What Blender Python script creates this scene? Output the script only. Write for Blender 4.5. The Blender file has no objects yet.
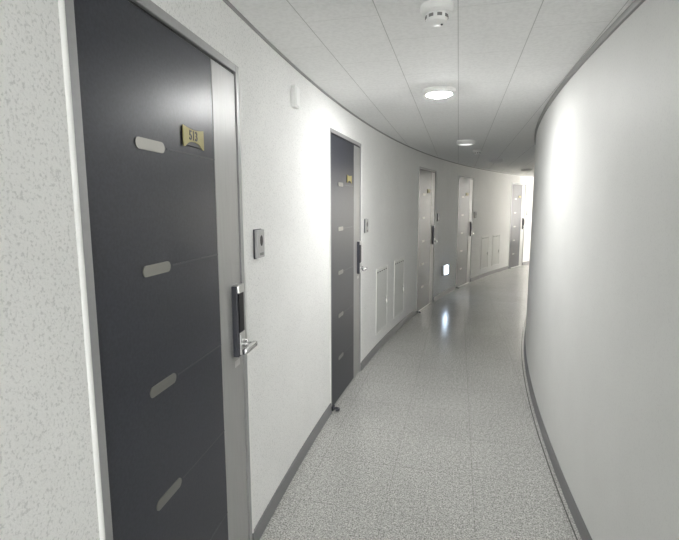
import bpy, bmesh, math, random
from mathutils import Vector, Matrix
random.seed(5)
sc = bpy.context.scene
COL = sc.collection
rad = math.radians

# ------------------------------------------------------------------ the place
# a corridor bent to the right: both walls are arcs about one centre
CX, CY = 20.6629, -2.0978          # centre of the arcs (metres, camera stands over the origin)
RO = 21.4593                       # outer (left) wall
WID = 1.5161
RI = RO - WID                      # inner (right) wall
HC = 2.3224                        # ceiling height
PHI0, PHI1 = -13.0, 80.0           # ends of the corridor, heading in degrees
WIN0, WIN1 = 45.5, 62.0            # window bay in the inner wall, round the bend
REAR0, REAR1 = -8.0, -1.5           # bay for the added fill-light window behind the viewer
DEG = rad(1) * RO                  # metres of outer wall per degree


def pol(r, phi):
    a = rad(phi)
    return Vector((CX - r * math.cos(a), CY + r * math.sin(a), 0))


# ------------------------------------------------------------------ materials
def mat(name, color=(.8, .8, .8), rough=.5, metal=0., spec=.5, emit=None, estr=1.):
    m = bpy.data.materials.new(name); m.use_nodes = True
    b = m.node_tree.nodes['Principled BSDF']
    b.inputs['Base Color'].default_value = (*color, 1)
    b.inputs['Roughness'].default_value = rough
    b.inputs['Metallic'].default_value = metal
    b.inputs['Specular IOR Level'].default_value = spec
    if emit:
        b.inputs['Emission Color'].default_value = (*emit, 1)
        b.inputs['Emission Strength'].default_value = estr
    return m


def nodes(m):
    nt = m.node_tree
    return nt, nt.nodes, nt.links, nt.nodes['Principled BSDF']


def nnoise(nt, scale, detail=2., rough=.5):
    n = nt.nodes.new('ShaderNodeTexNoise')
    n.inputs['Scale'].default_value = scale
    n.inputs['Detail'].default_value = detail
    n.inputs['Roughness'].default_value = rough
    return n


def nramp(nt, stops):
    n = nt.nodes.new('ShaderNodeValToRGB')
    e = n.color_ramp.elements
    while len(e) < len(stops):
        e.new(.5)
    for k, (p, c) in zip(e, stops):
        k.position = p
        k.color = (*c, 1) if not isinstance(c, (int, float)) else (c, c, c, 1)
    return n


def nmath(nt, op, a=None, b=None):
    n = nt.nodes.new('ShaderNodeMath'); n.operation = op
    for i, v in enumerate((a, b)):
        if v is None:
            continue
        if isinstance(v, (int, float)):
            n.inputs[i].default_value = v
        else:
            nt.links.new(v, n.inputs[i])
    return n


def nmix(nt, fac, a, b, mode='MIX'):
    n = nt.nodes.new('ShaderNodeMix'); n.data_type = 'RGBA'; n.blend_type = mode
    for key, v in ((0, fac), (6, a), (7, b)):
        if isinstance(v, (int, float)):
            n.inputs[key].default_value = v if key == 0 else (v, v, v, 1)
        elif isinstance(v, tuple):
            n.inputs[key].default_value = (*v, 1)
        else:
            nt.links.new(v, n.inputs[key])
    return n.outputs[2]


def objco(nt, rot=0.):
    t = nt.nodes.new('ShaderNodeTexCoord')
    if not rot:
        return t.outputs['Object']
    mp = nt.nodes.new('ShaderNodeMapping'); mp.vector_type = 'POINT'
    mp.inputs['Rotation'].default_value = (0, 0, rot)
    nt.links.new(t.outputs['Object'], mp.inputs['Vector'])
    return mp.outputs['Vector']


def bump(nt, h, strength, dist=.002):
    b = nt.nodes.new('ShaderNodeBump')
    b.inputs['Strength'].default_value = strength
    b.inputs['Distance'].default_value = dist
    nt.links.new(h, b.inputs['Height'])
    nt.links.new(b.outputs['Normal'], nt.nodes['Principled BSDF'].inputs['Normal'])


def wall_paint(name, base, speck, amount, rough, bstr):
    m = mat(name, base, rough, spec=.3)
    nt, N, L, B = nodes(m)
    co = objco(nt)
    n = nnoise(nt, 140, 2.5, .6); L.new(co, n.inputs['Vector'])
    r = nramp(nt, [(.34, 1.), (.47, 0.)]); L.new(n.outputs['Fac'], r.inputs[0])
    n2 = nnoise(nt, 3.2, 2); L.new(co, n2.inputs['Vector'])
    f = nmath(nt, 'MULTIPLY', r.outputs[0], amount)
    c = nmix(nt, f.outputs[0], base, speck)
    r2 = nramp(nt, [(.3, .965), (.7, 1.)]); L.new(n2.outputs['Fac'], r2.inputs[0])
    c = nmix(nt, 1., c, r2.outputs[0], 'MULTIPLY')
    L.new(c, B.inputs['Base Color'])
    n3 = nnoise(nt, 150, 3, .6); L.new(co, n3.inputs['Vector'])
    bump(nt, n3.outputs['Fac'], bstr, .003)
    return m


M = {}
M['wall_left'] = wall_paint('sprayed_speckle_paint', (.852, .853, .840), (.46, .463, .455), .45, .6, .5)
M['wall_right'] = wall_paint('smooth_wall_paint', (.765, .767, .752), (.68, .682, .67), .5, .55, .07)

# ceiling: 0.3 x 0.6 m boards laid straight across the bend
m = mat('ceiling_board', (.74, .74, .73), .75, spec=.2); M['ceiling'] = m
nt, N, L, B = nodes(m)
SEAM = 14.0                                        # heading of the board rows
t = objco(nt, rad(SEAM))
mp = N.new('ShaderNodeMapping'); mp.inputs['Rotation'].default_value = (0, 0, -math.pi / 2)
mp.inputs['Location'].default_value = (-.2, -.025, 0)
L.new(t, mp.inputs['Vector'])
br = N.new('ShaderNodeTexBrick'); br.offset = .5
for k, v in (('Scale', 1.), ('Mortar Size', .0022), ('Mortar Smooth', .3), ('Brick Width', .6), ('Row Height', .31)):
    br.inputs[k].default_value = v
L.new(mp.outputs[0], br.inputs['Vector'])
nz = nnoise(nt, 60, 3); L.new(t, nz.inputs['Vector'])
rz = nramp(nt, [(.35, (.84, .84, .835)), (.6, (.9, .9, .895))]); L.new(nz.outputs['Fac'], rz.inputs[0])
c = nmix(nt, br.outputs['Fac'], rz.outputs[0], (.74, .74, .73))
sx = N.new('ShaderNodeSeparateXYZ'); L.new(mp.outputs[0], sx.inputs[0])
pp = nmath(nt, 'PINGPONG', sx.outputs['Y'], .155)
ll_ = nmath(nt, 'LESS_THAN', pp.outputs[0], .0016)
L.new(nmix(nt, ll_.outputs[0], c, (.52, .52, .51)), B.inputs['Base Color'])
inv = nmath(nt, 'SUBTRACT', 1., br.outputs['Fac']); bump(nt, inv.outputs[0], .3, .003)

# floor: 0.45 m speckled vinyl tile on the same heading, a joint along the right wall
m = mat('speckled_vinyl_tile', (.4, .4, .38), .19, spec=.5); M['floor'] = m
nt, N, L, B = nodes(m)
t = objco(nt, rad(SEAM))
mp = N.new('ShaderNodeMapping'); mp.inputs['Location'].default_value = (-.125, .03, 0)
L.new(t, mp.inputs['Vector'])
br = N.new('ShaderNodeTexBrick'); br.offset = 0.
for k, v in (('Scale', 1.), ('Mortar Size', .0022), ('Mortar Smooth', .4), ('Brick Width', .45), ('Row Height', .45), ('Bias', 0.)):
    br.inputs[k].default_value = v
br.inputs['Color1'].default_value = (.96, .96, .96, 1); br.inputs['Color2'].default_value = (1, 1, 1, 1)
br.inputs['Mortar'].default_value = (.70, .70, .69, 1)
L.new(mp.outputs[0], br.inputs['Vector'])
n1 = nnoise(nt, 125, 4, .75); L.new(t, n1.inputs['Vector'])
r1 = nramp(nt, [(.33, (.12, .12, .115)), (.5, (.44, .438, .422)), (.66, (.80, .795, .77))]); L.new(n1.outputs['Fac'], r1.inputs[0])
n2 = nnoise(nt, 1.3, 3); L.new(t, n2.inputs['Vector'])
r2 = nramp(nt, [(.3, .9), (.7, 1.)]); L.new(n2.outputs['Fac'], r2.inputs[0])
c = nmix(nt, 1., r1.outputs[0], br.outputs['Color'], 'MULTIPLY')
c = nmix(nt, 1., c, r2.outputs[0], 'MULTIPLY')
n5 = nnoise(nt, 42, 3, .7); L.new(t, n5.inputs['Vector'])
r5 = nramp(nt, [(.36, .76), (.6, 1.)]); L.new(n5.outputs['Fac'], r5.inputs[0])
c = nmix(nt, 1., c, r5.outputs[0], 'MULTIPLY')
c = nmix(nt, 1., c, (1.1, 1.1, 1.09), 'MULTIPLY')
vm = N.new('ShaderNodeVectorMath'); vm.operation = 'DISTANCE'
mp2 = N.new('ShaderNodeMapping'); mp2.inputs['Scale'].default_value = (1, 1, 0)
L.new(objco(nt), mp2.inputs['Vector']); L.new(mp2.outputs[0], vm.inputs[0])
vm.inputs[1].default_value = (CX, CY, 0)
d = nmath(nt, 'SUBTRACT', vm.outputs['Value'], RI + .036)
d = nmath(nt, 'ABSOLUTE', d.outputs[0])
ln = nmath(nt, 'LESS_THAN', d.outputs[0], .0035)
c = nmix(nt, ln.outputs[0], c, (.12, .12, .115))
L.new(c, B.inputs['Base Color'])
bump(nt, n1.outputs['Fac'], .05, .001)

M['baseboard'] = mat('grey_vinyl_base', (.19, .19, .195), .42)
M['moulding'] = mat('grey_ceiling_moulding', (.30, .30, .295), .5)
M['bead'] = mat('white_corner_bead', (.83, .83, .81), .5)

# charcoal door skin: soft mottled sheen
m = mat('charcoal_door_skin', (.022, .028, .040), .33, spec=.36); M['leaf'] = m
nt, N, L, B = nodes(m)
n = nnoise(nt, 110, 3, .6); L.new(objco(nt), n.inputs['Vector'])
r = nramp(nt, [(.35, (.027, .029, .040)), (.65, (.037, .040, .053))]); L.new(n.outputs['Fac'], r.inputs[0]); L.new(r.outputs[0], B.inputs['Base Color'])
bump(nt, n.outputs['Fac'], .05, .001)


def brushed(name, col, rough, metal=.85, sc_=(1, 1, 1)):
    m = mat(name, col, rough, metal)
    nt, N, L, B = nodes(m)
    mp = N.new('ShaderNodeMapping'); mp.inputs['Scale'].default_value = sc_
    L.new(objco(nt), mp.inputs['Vector'])
    n = nnoise(nt, 60, 3); L.new(mp.outputs[0], n.inputs['Vector'])
    r = nramp(nt, [(.3, tuple(x * .93 for x in col)), (.7, col)]); L.new(n.outputs['Fac'], r.inputs[0]); L.new(r.outputs[0], B.inputs['Base Color'])
    return m


M['strip'] = brushed('satin_grey_strip', (.40, .40, .395), .42, .35, (1, 1, .1))
M['frame'] = brushed('grey_door_frame', (.38, .38, .385), .42, .35)
M['slot'] = brushed('brushed_slot_steel', (.29, .285, .265), .34, .9, (.1, 1, 1))
M['steel'] = brushed('brushed_steel', (.62, .62, .61), .3, .9, (1, 1, .15))
M['bell_steel'] = brushed('dull_bell_steel', (.43, .43, .43), .45, .4)
M['chrome'] = mat('bright_chrome', (.75, .75, .75), .16, 1.)
M['lock_body'] = mat('dark_lock_casing', (.05, .052, .065), .4, .1)
M['lock_glass'] = mat('black_keypad_glass', (.012, .012, .014), .3, spec=.12)
M['groove'] = mat('grey_groove', (.055, .058, .068), .3, .2)  # paler than the skin, painting the reflection along each groove
M['gold'] = brushed('olive_gold_plate', (.38, .33, .13), .5, .2)
M['black'] = mat('black_plastic', (.012, .012, .012), .45)
M['dark_hole'] = mat('dark_opening', (.02, .02, .02), .6)
M['white_plastic'] = mat('white_plastic', (.88, .88, .87), .4)
M['offwhite'] = mat('offwhite_panel_paint', (.70, .705, .685), .5)
M['seam'] = mat('dark_panel_seam', (.20, .20, .195), .6)
M['lamp_on'] = mat('lit_lamp_lens', (.9, .9, .9), .4, emit=(1., 1., .985), estr=71.)
M['lamp_dim'] = mat('dim_lamp_lens', (.9, .9, .9), .4, emit=(1., 1., .985), estr=.22)
M['lamp_off'] = mat('unlit_lamp_lens', (.78, .79, .78), .3)
M['guide_on'] = mat('lit_guide_lens', (.9, .9, .9), .3, emit=(.62, .78, 1.), estr=3.)
M['window_frame'] = mat('white_window_frame', (.75, .75, .74), .4)
M['window_pane'] = mat('daylit_frosted_glass', (.9, .9, .9), .25, emit=(1., .96, .90), estr=2.1)
M['window_pane_rear'] = mat('daylit_glass', (.9, .9, .9), .25, emit=(.98, .99, 1.), estr=2.25)  # glow added to lift the ambient light from behind
M['sill'] = brushed('steel_threshold', (.5, .5, .49), .35, .8)


# ------------------------------------------------------------------ mesh helpers
def link(name, bm, m, parent=None, smooth=False, loc=None, rz=0.):
    bmesh.ops.recalc_face_normals(bm, faces=bm.faces)
    me = bpy.data.meshes.new(name); bm.to_mesh(me); bm.free()
    for x in (m if isinstance(m, (list, tuple)) else [m]):
        me.materials.append(M[x])
    if smooth:
        for p in me.polygons:
            p.use_smooth = True
        me.set_sharp_from_angle(angle=rad(35))
    o = bpy.data.objects.new(name, me); COL.objects.link(o)
    if parent:
        o.parent = parent
    if loc is not None:
        o.location = loc; o.rotation_euler = (0, 0, rz)
    return o


def tag(o, label=None, cat=None, group=None, kind=None):
    for k, v in (('label', label), ('category', cat), ('group', group), ('kind', kind)):
        if v:
            o[k] = v
    return o


def empty(name, loc, rz=0.):
    o = bpy.data.objects.new(name, None); COL.objects.link(o)
    o.empty_display_size = .1
    o.location = loc; o.rotation_euler = (0, 0, rz)
    return o


def box(bm, x0, x1, y0, y1, z0, z1, bev=0., seg=2):
    r = bmesh.ops.create_cube(bm, size=1.)
    vs = r['verts']
    for v in vs:
        v.co = Vector(((x0 + x1) / 2 + v.co.x * (x1 - x0), (y0 + y1) / 2 + v.co.y * (y1 - y0), (z0 + z1) / 2 + v.co.z * (z1 - z0)))
    if bev:
        es = list({e for v in vs for e in v.link_edges})
        bmesh.ops.bevel(bm, geom=es, offset=bev, segments=seg, profile=.5, affect='EDGES')
    return bm


def B_(*a, **k):
    return box(bmesh.new(), *a, **k)


def lathe(bm, prof, seg=40, org=(0, 0, 0)):
    """profile of (radius, z); turned about local Z at org"""
    rings = []
    for r, z in prof:
        if r < 1e-6:
            rings.append([bm.verts.new((org[0], org[1], org[2] + z))])
        else:
            rings.append([bm.verts.new((org[0] + r * math.cos(2 * math.pi * i / seg), org[1] + r * math.sin(2 * math.pi * i / seg), org[2] + z)) for i in range(seg)])
    for a, b in zip(rings, rings[1:]):
        for i in range(seg):
            j = (i + 1) % seg
            if len(a) == 1 and len(b) == 1:
                continue
            if len(a) == 1:
                bm.faces.new((a[0], b[i], b[j]))
            elif len(b) == 1:
                bm.faces.new((a[i], a[j], b[0]))
            else:
                bm.faces.new((a[i], a[j], b[j], b[i]))
    return bm


def prism(bm, pts, y0, y1):
    """outline in local x,z pushed from y0 to y1"""
    a = [bm.verts.new((x, y0, z)) for x, z in pts]
    b = [bm.verts.new((x, y1, z)) for x, z in pts]
    n = len(pts)
    bm.faces.new(a); bm.faces.new(b[::-1])
    for i in range(n):
        j = (i + 1) % n
        bm.faces.new((a[i], b[i], b[j], a[j]))
    return bm


def capsule(cx, cz, w, h, n=8):
    r = h / 2
    pts = []
    for s, a0 in ((1, -90), (-1, 90)):
        for k in range(n + 1):
            a = rad(a0 + 180 * k / n)
            pts.append((cx + s * (w / 2 - r) + r * math.cos(a), cz + r * math.sin(a)))
    return pts


def ellipse(cx, cz, rx, rz, n=24):
    return [(cx + rx * math.cos(2 * math.pi * k / n), cz + rz * math.sin(2 * math.pi * k / n)) for k in range(n)]


def tube(bm, pts, r, seg=10):
    pts = [Vector(p) for p in pts]
    rings = []
    for i, p in enumerate(pts):
        d = (pts[min(i + 1, len(pts) - 1)] - pts[max(i - 1, 0)]).normalized()
        u = d.cross(Vector((0, 0, 1)))
        if u.length < 1e-3:
            u = d.cross(Vector((1, 0, 0)))
        u.normalize(); w = d.cross(u)
        rings.append([bm.verts.new(p + (u * math.cos(2 * math.pi * k / seg) + w * math.sin(2 * math.pi * k / seg)) * r) for k in range(seg)])
    for a, b in zip(rings, rings[1:]):
        for k in range(seg):
            bm.faces.new((a[k], a[(k + 1) % seg], b[(k + 1) % seg], b[k]))
    bm.faces.new(rings[0][::-1]); bm.faces.new(rings[-1])
    return bm


def sweep(bm, prof, p0, p1, step=.5):
    """closed (radius, z) profile swept along the arc from heading p0 to p1"""
    n = max(1, math.ceil((p1 - p0) / step - 1e-6))
    rings = []
    for i in range(n + 1):
        ph = p0 + (p1 - p0) * i / n
        rings.append([bm.verts.new(pol(r, ph) + Vector((0, 0, z))) for r, z in prof])
    k = len(prof)
    for a, b in zip(rings, rings[1:]):
        for j in range(k):
            bm.faces.new((a[j], a[(j + 1) % k], b[(j + 1) % k], b[j]))
    bm.faces.new(rings[0]); bm.faces.new(rings[-1][::-1])
    return bm


def rect(r0, r1, z0, z1):
    return [(r0, z0), (r1, z0), (r1, z1), (r0, z1)]


# ------------------------------------------------------------------ doors: where they stand
DW, DH = .955, 2.112                         # opening
LEFTS = [8.385, 14.90, 24.34, 30.565, 39.85]
DEGW = DW / DEG
CENT = [a + DEGW / 2 for a in LEFTS]
OPEN = [(a, a + DEGW) for a in LEFTS]

# ------------------------------------------------------------------ shell
T = .16
bm = bmesh.new()
edges = [PHI0] + [x for ab in OPEN for x in ab] + [PHI1]
for i in range(0, len(edges), 2):
    sweep(bm, rect(RO, RO + T, 0, HC), edges[i], edges[i + 1])
for a, b in OPEN:
    sweep(bm, rect(RO, RO + T, DH, HC), a, b)
tag(link('wall_left', bm, 'wall_left', smooth=True), 'white speckled wall curving along the left with five doors in it', 'wall', kind='structure')

bm = bmesh.new()
for a, b in ((PHI0, REAR0), (REAR1, WIN0), (WIN1, PHI1)):
    sweep(bm, rect(RI - T, RI, 0, HC), a, b)
for a, b in ((REAR0, REAR1), (WIN0, WIN1)):
    sweep(bm, rect(RI - T, RI, 0, .75), a, b)
    sweep(bm, rect(RI - T, RI, 2.18, HC), a, b)
tag(link('wall_right', bm, 'wall_right', smooth=True), 'smooth pale grey wall bulging along the right side', 'wall', kind='structure')

bm = bmesh.new(); sweep(bm, rect(RI - T, RO + T, -.12, 0), PHI0, PHI1, 1.)
tag(link('floor', bm, 'floor'), 'speckled grey tile floor of the corridor', 'floor', kind='structure')
bm = bmesh.new(); sweep(bm, rect(RI - T, RO + T, HC, HC + .12), PHI0, PHI1, 1.)
tag(link('ceiling', bm, 'ceiling'), 'white board ceiling with thin seams', 'ceiling', kind='structure')
bm = bmesh.new(); sweep(bm, rect(RI - T, RO + T, -.12, HC + .12), PHI0 - .4, PHI0)
tag(link('wall_back', bm, 'wall_left'), 'white end wall behind the viewer', 'wall', kind='structure')
bm = bmesh.new(); sweep(bm, rect(RI - T, RO + T, -.12, HC + .12), PHI1, PHI1 + .4)
tag(link('wall_far', bm, 'wall_left'), 'white end wall round the bend', 'wall', kind='structure')

# window bays with glowing panes; those behind the viewer are added fill light
def arc_part(name, bm, m, parent):
    o = link(name, bm, m, parent)
    o.matrix_parent_inverse = Matrix.Translation(-Vector(parent.location))
    return o


def window(name, a0, a1, nw, pane, label):
    w = empty(name, pol(RI - .05, (a0 + a1) / 2) + Vector((0, 0, .75)))
    tag(w, label, 'window', kind='structure')
    bm = bmesh.new()
    for z0, z1 in ((.75, .80), (2.13, 2.18)):
        sweep(bm, rect(RI - .10, RI - .03, z0, z1), a0, a1)
    for k in range(nw + 1):
        c = a0 + .07 + (a1 - a0 - .14) * k / nw
        sweep(bm, rect(RI - .10, RI - .03, .80, 2.13), c - .07, c + .07)
    arc_part('window_frame', bm, 'window_frame', w)
    for k in range(nw):
        a = a0 + .07 + (a1 - a0 - .14) * k / nw
        b = a0 + .07 + (a1 - a0 - .14) * (k + 1) / nw
        bm = bmesh.new(); sweep(bm, rect(RI - .075, RI - .065, .80, 2.13), a + .07, b - .07)
        arc_part('pane', bm, pane, w)


window('window_1', WIN0, WIN1, 5, 'window_pane', 'long daylit window in the right wall round the bend')
w = empty('window_3', pol(RO - WID / 2, PHI0) + Vector((0, 0, .1)), rad(90 - PHI0))  # unseen window added to light the near ceiling and walls
tag(w, 'tall daylit window in the end wall behind the viewer', 'window', kind='structure')
bm = bmesh.new()
for a in ((-.62, -.56, .1, 2.2), (.56, .62, .1, 2.2), (-.02, .02, .16, 2.14)):
    box(bm, .004, .05, a[0], a[1], a[2] - .1, a[3] - .1)
for z in (.1, 2.14):
    box(bm, .004, .05, -.56, .56, z - .1, z - .04)
link('window_frame', bm, 'window_frame', w)
for a in (-.56, .02):
    link('pane', B_(.012, .022, a, a + .54, .06, 2.04), 'window_pane_rear', w)
window('window_2', REAR0, REAR1, 3, 'window_pane_rear', 'daylit window in the right wall behind the viewer')  # unseen window added as ambient fill for the near walls

# baseboards: left one is broken by the doors
first = True
for i in range(0, len(edges), 2):
    a, b = edges[i], edges[i + 1]
    bm = bmesh.new()
    sweep(bm, [(RO + .001, .0), (RO - .012, .0), (RO - .009, .070), (RO - .006, .076), (RO + .001, .078)], a + (.02 if i else 0), b - (.02 if i < len(edges) - 2 else 0))
    o = link('baseboard_left', bm, 'baseboard', smooth=True)
    where = ['before the nearest door', 'between the nearest and second doors', 'between the second and third doors', 'between the third and fourth doors',
             'between the fourth and fifth doors', 'beyond the fifth door'][i // 2]
    tag(o, 'grey vinyl baseboard on the left wall ' + where, 'baseboard', kind='structure')
bm = bmesh.new()
sweep(bm, [(RI - .001, 0), (RI + .014, 0), (RI + .010, .012), (RI + .008, .064), (RI + .004, .070), (RI - .001, .071)], PHI0, PHI1)
tag(link('baseboard_right', bm, 'baseboard', smooth=True), 'grey vinyl baseboard along the curved right wall', 'baseboard', kind='structure')

# ceiling mouldings
bm = bmesh.new()
sweep(bm, [(RO + .001, HC), (RO + .001, HC - .011), (RO - .006, HC - .010), (RO - .009, HC - .006), (RO - .009, HC)], PHI0, PHI1)
tag(link('trim_1', bm, 'moulding', smooth=True), 'thin grey moulding where the left wall meets the ceiling', 'moulding', kind='structure')
bm = bmesh.new()
sweep(bm, [(RI - .001, HC), (RI - .001, HC - .026), (RI + .010, HC - .024), (RI + .016, HC - .012), (RI + .016, HC)], PHI0, PHI1)
tag(link('trim_2', bm, 'moulding', smooth=True), 'thick grey moulding where the right wall meets the ceiling', 'moulding', kind='structure')


# ------------------------------------------------------------------ doors
def wy(s):                                        # the wall face in the tangent frame, s metres along
    return -s * s / (2 * RO)


def copy_tree(o, parent=None):
    c = o.copy(); COL.objects.link(c)
    if parent:
        c.parent = parent
    for ch in list(o.children):
        copy_tree(ch, c)
    return c


H = DW / 2
FW = .030
LEAF0 = FW + .006


def text_mesh(s, size, x, z, y, sx):
    cu = bpy.data.curves.new('digits', 'FONT'); cu.body = s; cu.size = size; cu.extrude = .0006
    cu.align_x = 'CENTER'; cu.align_y = 'CENTER'
    cu.offset = .0008
    to = bpy.data.objects.new('digits', cu); COL.objects.link(to)
    dg = bpy.context.evaluated_depsgraph_get(); dg.update()
    me = to.evaluated_get(dg).to_mesh()
    bm = bmesh.new(); bm.from_mesh(me)
    to.evaluated_get(dg).to_mesh_clear()
    bpy.data.objects.remove(to); bpy.data.curves.remove(cu)
    bmesh.ops.transform(bm, verts=bm.verts, matrix=Matrix.Translation((x, y, z)) @ Matrix.Rotation(rad(90), 4, 'X') @ Matrix.Diagonal((sx, 1, 1, 1)))
    return bm


def make_door():
    """local x runs away from the viewer along the wall, -y into the corridor; origin at the middle of the threshold"""
    d = empty('door_1', (0, 0, 0))
    x0 = -H
    # steel frame round the opening
    bm = bmesh.new()
    fy0, fy1 = wy(H) - .004, .14
    box(bm, -H, -H + FW, fy0, fy1, 0, DH, .002, 1)
    box(bm, H - FW, H, fy0, fy1, 0, DH, .002, 1)
    box(bm, -H + FW, H - FW, fy0, fy1, DH - FW, DH, .002, 1)
    link('door_frame', bm, 'frame', d)
    # white bead at the plaster edge
    bm = bmesh.new()
    for s in (-1, 1):
        prof = [(s * (H - .001) + s * .007 + .007 * math.cos(a), wy(H) - .008 * math.sin(a)) for a in [math.pi * k / 8 for k in range(9)]]
        prof = [(x, y) for x, y in prof] + [(prof[-1][0], .0), (prof[0][0], .0)]
        lo = [bm.verts.new((x, y, .08)) for x, y in prof]; hi = [bm.verts.new((x, y, DH + (.0))) for x, y in prof]
        for k in range(len(prof)):
            j = (k + 1) % len(prof); bm.faces.new((lo[k], lo[j], hi[j], hi[k]))
        bm.faces.new(lo); bm.faces.new(hi[::-1])
    link('edge_bead', bm, 'bead', d, smooth=True)
    link('threshold', B_(-H + FW, H - FW, -.002, .13, .0, .012, bev=.003), 'sill', d)
    # leaf: charcoal skin with a satin strip on the lock side
    bm = bmesh.new()
    box(bm, x0 + FW, x0 + LEAF0 + .004, .003, .05, .014, DH - FW)
    box(bm, H - FW - .006, H - FW, .003, .05, .014, DH - FW)
    box(bm, x0 + LEAF0 + .004, H - FW - .006, .003, .05, DH - FW - .012, DH - FW)
    link('door_seal', bm, 'black', d)  # black strips stand in for the shade between frame and leaf
    lx0, lx1 = x0 + LEAF0, x0 + .712
    link('leaf', B_(lx0, lx1, -.002, .052, .016, DH - FW - .009, bev=.0015, seg=1), 'leaf', d)
    link('edge_strip', B_(lx1, H - FW - .003, -.0035, .052, .016, DH - FW - .009, bev=.0015, seg=1), 'strip', d)
    for z in (1.727, 1.385, 1.041, .697, .352):
        o = link('slot_inlay', prism(bmesh.new(), capsule(x0 + .300, z, .143, .031), -.0045, .02), 'slot', d)
        g = link('groove_line', B_(x0 + .385, lx1, -.0028, .02, z - .0025, z + .0025), 'groove', d)
    # number plate: dark backing, gold front cut by a shallow arch
    px0, px1, z0, z1 = x0 + .480, x0 + .620, 1.748, 1.812
    pl = link('number_plate', B_(px0, px1, -.006, .0, z0 + .004, z1 - .004, bev=.001, seg=1), 'black', d)
    pts = []
    n = 14
    for k in range(n + 1):
        u = k / n
        pts.append((px0 + (px1 - px0) * u, z1 - .007 * math.sin(math.pi * u)))
    for k in range(n + 1):
        u = 1 - k / n
        z = z0 + (.019 * math.sqrt(max(0, 1 - ((u - .5) / .38) ** 2)) if abs(u - .5) < .38 else 0)
        pts.append((px0 + (px1 - px0) * u, z))
    link('plate_face', prism(bmesh.new(), pts, -.008, -.005), 'gold', pl)
    # digital lock: tall dark body, glass keypad, steel cap and lower plate, lever turned towards the hinges
    a, b = x0 + .823, x0 + .888
    lk = link('door_lock', B_(a, b, -.026, .006, .955, 1.245, bev=.004), 'lock_body', d)
    link('keypad', B_(a + .009, b - .003, -.0295, -.02, 1.055, 1.215, bev=.002, seg=1), 'lock_glass', lk)
    link('top_cap', B_(a + .004, b + .001, -.033, .003, 1.215, 1.250, bev=.005), 'steel', lk)
    link('handle_plate', B_(a + .014, b + .001, -.032, .0, .962, 1.052, bev=.003), 'steel', lk)
    bm = bmesh.new()
    cx, cz = x0 + .862, 1.004
    tube(bm, [(cx, -.03, cz), (cx, -.05, cz)], .017, 20)
    tube(bm, [(cx, -.05, cz), (cx, -.078, cz)], .010, 14)
    box(bm, cx - .115, cx + .012, -.088, -.070, cz - .011, cz + .011, .004)
    link('lever_handle', bm, 'chrome', lk, smooth=True)
    link('escutcheon', B_(a + .01, b, -.004, .006, .905, .935, bev=.002, seg=1), 'steel', lk)
    # hinge side foot: steel pivot with a curled lug
    bm = bmesh.new()
    box(bm, x0 + .006, x0 + .060, -.024, .006, .010, .040, .003)
    tube(bm, [(x0 + .034 + .020 * math.cos(rad(t_)), -.042 + .020 * math.sin(rad(t_)), .018) for t_ in range(90, -181, -18)], .008, 8)
    link('bottom_pivot', bm, 'lock_body', d, smooth=True)
    return d


door0 = make_door()
labels = ['charcoal steel door numbered 513, the nearest door on the left wall',
          'charcoal steel door second from the viewer, just past the small white wall box',
          'grey-looking steel door third from the viewer, just past the nearer pair of wall hatches',
          'steel door fourth from the viewer, just past the glowing low guide light',
          'farthest steel door, at the end of the bend past the farther pair of wall hatches']
DOORS = []
for i, c in enumerate(CENT):
    d = door0 if i == 0 else copy_tree(door0)
    d.name = 'door_%d' % (i + 1)
    # sit on the chord: the middle of the opening
    d.location = pol(RO, c); d.rotation_euler = (0, 0, rad(90 - c))
    tag(d, labels[i], 'door', 'numbered doors along the left wall', 'structure')
    DOORS.append(d)
# the number only the nearest plate shows legibly
plate = [c for c in DOORS[0].children if c.name.startswith('number_plate')][0]
link('door_number', text_mesh('513', .041, -H + .546, 1.785, -.0085, .95), 'black', plate)


# ------------------------------------------------------------------ things on the left wall
def onwall(name, phi, z=0.):
    return empty(name, pol(RO, phi) + Vector((0, 0, z)), rad(90 - phi))


def make_bell():
    t = onwall('doorbell', 0)
    link('back_plate', B_(-.046, .046, -.006, .004, -.066, .066, bev=.002, seg=1), 'lock_body', t)
    link('face_plate', B_(-.043, .043, -.020, -.005, -.063, .063, bev=.003), 'bell_steel', t)
    link('camera_lens', prism(bmesh.new(), ellipse(.004, .014, .016, .024), -.0212, -.018), 'lock_glass', t)
    link('call_button', prism(bmesh.new(), ellipse(.004, -.024, .010, .010), -.0222, -.018), 'bell_steel', t)
    link('speaker_grille', B_(-.018, .026, -.0208, -.018, -.052, -.040), 'seam', t)
    return t


bell0 = make_bell()
bl = ['square steel doorbell on the wall beside door 513', 'steel doorbell on the wall just past the second door',
      'steel doorbell on the wall just past the third door', 'steel doorbell on the wall just past the fourth door',
      'steel doorbell on the brightly lit wall past the farthest door']
for i, a in enumerate(LEFTS):
    t = bell0 if i == 0 else copy_tree(bell0)
    ph = a + 2.985
    t.location = pol(RO, ph) + Vector((0, 0, 1.393 if i == 0 else 1.375)); t.rotation_euler = (0, 0, rad(90 - ph))
    tag(t, bl[i], 'doorbell', 'doorbells beside the doors')

t = onwall('sensor_box', 12.90, 2.155)
link('housing', B_(-.030, .040, -.024, .003, -.058, .055, bev=.003), 'white_plastic', t)
link('cover_plate', B_(-.024, .034, -.028, -.022, -.050, .047, bev=.002), 'white_plastic', t)
tag(t, 'small white box high on the left wall between the nearest two doors', 'wall box')


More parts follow.
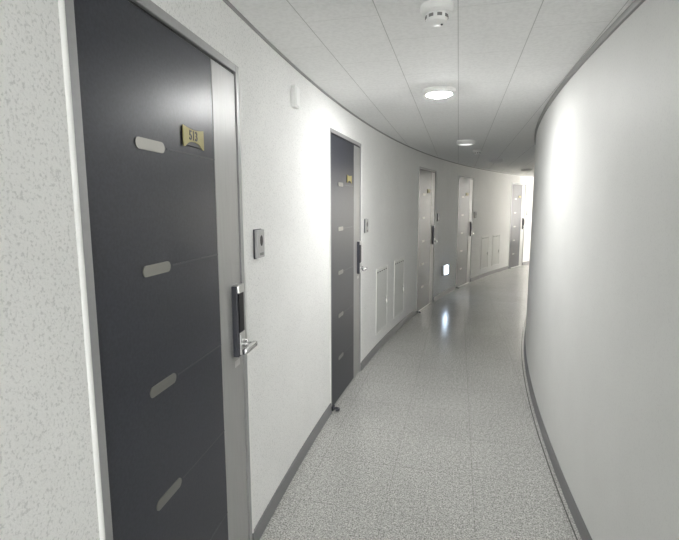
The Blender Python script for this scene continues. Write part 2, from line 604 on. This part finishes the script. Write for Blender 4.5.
def make_hatch(W_, z0, z1):
    t = onwall('wall_hatch', 0)
    zc = (z0 + z1) / 2
    t['zc'] = zc
    h = (z1 - z0) / 2
    bm = bmesh.new()
    for a in ((-W_ / 2 - .006, -W_ / 2 + .006, -h - .006, h + .006), (W_ / 2 - .006, W_ / 2 + .006, -h - .006, h + .006)):
        box(bm, a[0], a[1], -.009, .006, a[2], a[3], .0015, 1)
    for z in (-h, h):
        box(bm, -W_ / 2 + .006, W_ / 2 - .006, -.009, .006, z - .006, z + .006, .0015, 1)
    link('hatch_frame', bm, 'bead', t)
    link('hatch_door', B_(-W_ / 2 + .009, W_ / 2 - .009, -.006, .006, -h + .009, h - .009, bev=.001, seg=1), 'offwhite', t)
    for k in range(5):
        x = -W_ / 2 + .05 + k * (W_ - .10) / 4
        link('vent_slot', prism(bmesh.new(), capsule(x, h - .035, .045, .012, 4), -.0068, .0), 'dark_hole', t)
    lt = link('latch', B_(W_ / 2 - .075, W_ / 2 - .045, -.018, -.005, -.075, -.005, bev=.003), 'chrome', t)
    link('keyhole', prism(bmesh.new(), ellipse(W_ / 2 - .06, -.022, .006, .008, 12), -.0188, -.016), 'dark_hole', lt)
    del t['zc']
    return t


hatch0 = make_hatch(.46, .195, .895)
hl = ['white wall hatch left of the nearer pair, closer to the second door',
      'white wall hatch right of the nearer pair, closer to the third door',
      'pale wall hatch left of the farther pair, just past the fourth door',
      'pale wall hatch right of the farther pair, next to the farthest door']
for i, ph in enumerate((19.68, 21.82, 35.45, 37.45)):
    t = hatch0 if i == 0 else copy_tree(hatch0)
    t.location = pol(RO, ph) + Vector((0, 0, .545)); t.rotation_euler = (0, 0, rad(90 - ph))
    tag(t, hl[i], 'wall hatch', 'meter hatches low on the left wall')

t = onwall('guide_light', 28.50, .455)
link('housing', B_(-.13, .13, -.040, .003, -.085, .085, bev=.005), 'steel', t)
link('lens', B_(-.05, .118, -.052, -.038, -.073, .073, bev=.005), 'guide_on', t)
tag(t, 'glowing white guide light low on the wall before the fourth door', 'guide light')


# ------------------------------------------------------------------ things on the ceiling
def make_lamp(lit):
    t = empty('ceiling_lamp', (0, 0, 0))
    deep = 0. if lit == 'lamp_on' else .014         # the lit one has its domed lens dropped lower
    link('housing', lathe(bmesh.new(), [(0, .0), (.106, .0), (.108, -.006), (.104, -.024 - deep), (.096, -.031 - deep), (.088, -.033 - deep), (.084, -.031 - deep), (.081, -.022), (0, -.022)], 48), 'white_plastic', t, True)
    link('diffuser', lathe(bmesh.new(), [(0, -.0225), (.0795, -.0225), (.078, -.030), (.068, -.038), (.044, -.045), (0, -.048)], 40), lit, t, True)
    return t


RM = RO - .752
sources = {k: make_lamp(k) for k in ('lamp_on', 'lamp_dim', 'lamp_off')}
ll = [(14.99, 'lamp_on', 'lit round ceiling lamp glowing white above the corridor'),
      (22.2, 'lamp_dim', 'dim round ceiling lamp just beyond the glowing one'),
      (29.3, 'lamp_off', 'unlit round ceiling lamp on the dark far stretch of ceiling'),
      (36.0, 'lamp_off', 'farthest unlit round ceiling lamp, beside the right wall bend')]
used = set()
for ph, on, lb in ll:
    src = sources[on]
    t = src if src not in used else copy_tree(src)
    used.add(src)
    t.location = pol(RM, ph) + Vector((0, 0, HC)); t.rotation_euler = (0, 0, rad(90 - ph))
    tag(t, lb, 'ceiling lamp', 'round ceiling lamps along the corridor')


def make_detector():
    t = empty('smoke_detector', (0, 0, 0))
    link('base', lathe(bmesh.new(), [(0, 0), (.063, 0), (.064, -.008), (.062, -.024), (.056, -.030), (0, -.030)], 40), 'white_plastic', t, True)
    link('sensor_head', lathe(bmesh.new(), [(0, -.029), (.042, -.029), (.042, -.050), (.038, -.060), (.026, -.065), (0, -.066)], 36), 'white_plastic', t, True)
    bm = bmesh.new()
    for k in range(8):
        a = 2 * math.pi * k / 8
        b = B_(-.009, .009, -.0435, -.038, -.049, -.038)
        bmesh.ops.rotate(b, verts=b.verts, cent=(0, 0, 0), matrix=Matrix.Rotation(a, 3, 'Z'))
        me = bpy.data.meshes.new('tmp'); b.to_mesh(me); b.free(); bm.from_mesh(me); bpy.data.meshes.remove(me)
    link('smoke_slots', bm, 'seam', t)
    link('warning_light', lathe(bmesh.new(), [(0, -.063), (.005, -.063), (.004, -.069), (0, -.070)], 12, (.015, -.014, 0)), 'lock_body', t, True)
    return t


det0 = make_detector()
for i, (ph, lb) in enumerate(((11.24, 'white smoke detector on the ceiling nearest the viewer'),
                              (25.0, 'white smoke detector on the darker ceiling beyond the second lamp'))):
    t = det0 if i == 0 else copy_tree(det0)
    t.location = pol(RO - .775 if i == 0 else RM, ph) + Vector((0, 0, HC)); t.rotation_euler = (0, 0, rad(60 - ph))
    tag(t, lb, 'smoke detector', 'smoke detectors on the ceiling')

# ------------------------------------------------------------------ world, camera, view
wd = bpy.data.worlds.new('World'); sc.world = wd; wd.use_nodes = True
wd.node_tree.nodes['Background'].inputs[0].default_value = (.6, .65, .7, 1)
wd.node_tree.nodes['Background'].inputs[1].default_value = .3

cam = bpy.data.cameras.new('Camera'); co = bpy.data.objects.new('Camera', cam); COL.objects.link(co)
cam.sensor_fit = 'HORIZONTAL'; cam.sensor_width = 36.
cam.lens = 471.6375 * 36 / 679
cam.shift_x = -.5 / 679; cam.shift_y = .5 / 679
cam.clip_start = .02
co.matrix_world = Matrix.Translation((0, 0, 1.5605)) @ Matrix.Rotation(rad(90 - 7.7698), 4, 'X') @ Matrix.Rotation(rad(-.1361), 4, 'Z')
sc.camera = co

sc.view_settings.view_transform = 'Standard'
sc.view_settings.look = 'None'
sc.view_settings.gamma = 1.
sc.view_settings.use_curve_mapping = False
sc.view_settings.exposure = 2.5
sc.cycles.max_bounces = 16
sc.cycles.diffuse_bounces = 10
sc.cycles.glossy_bounces = 6
sc.cycles.sample_clamp_indirect = 6.
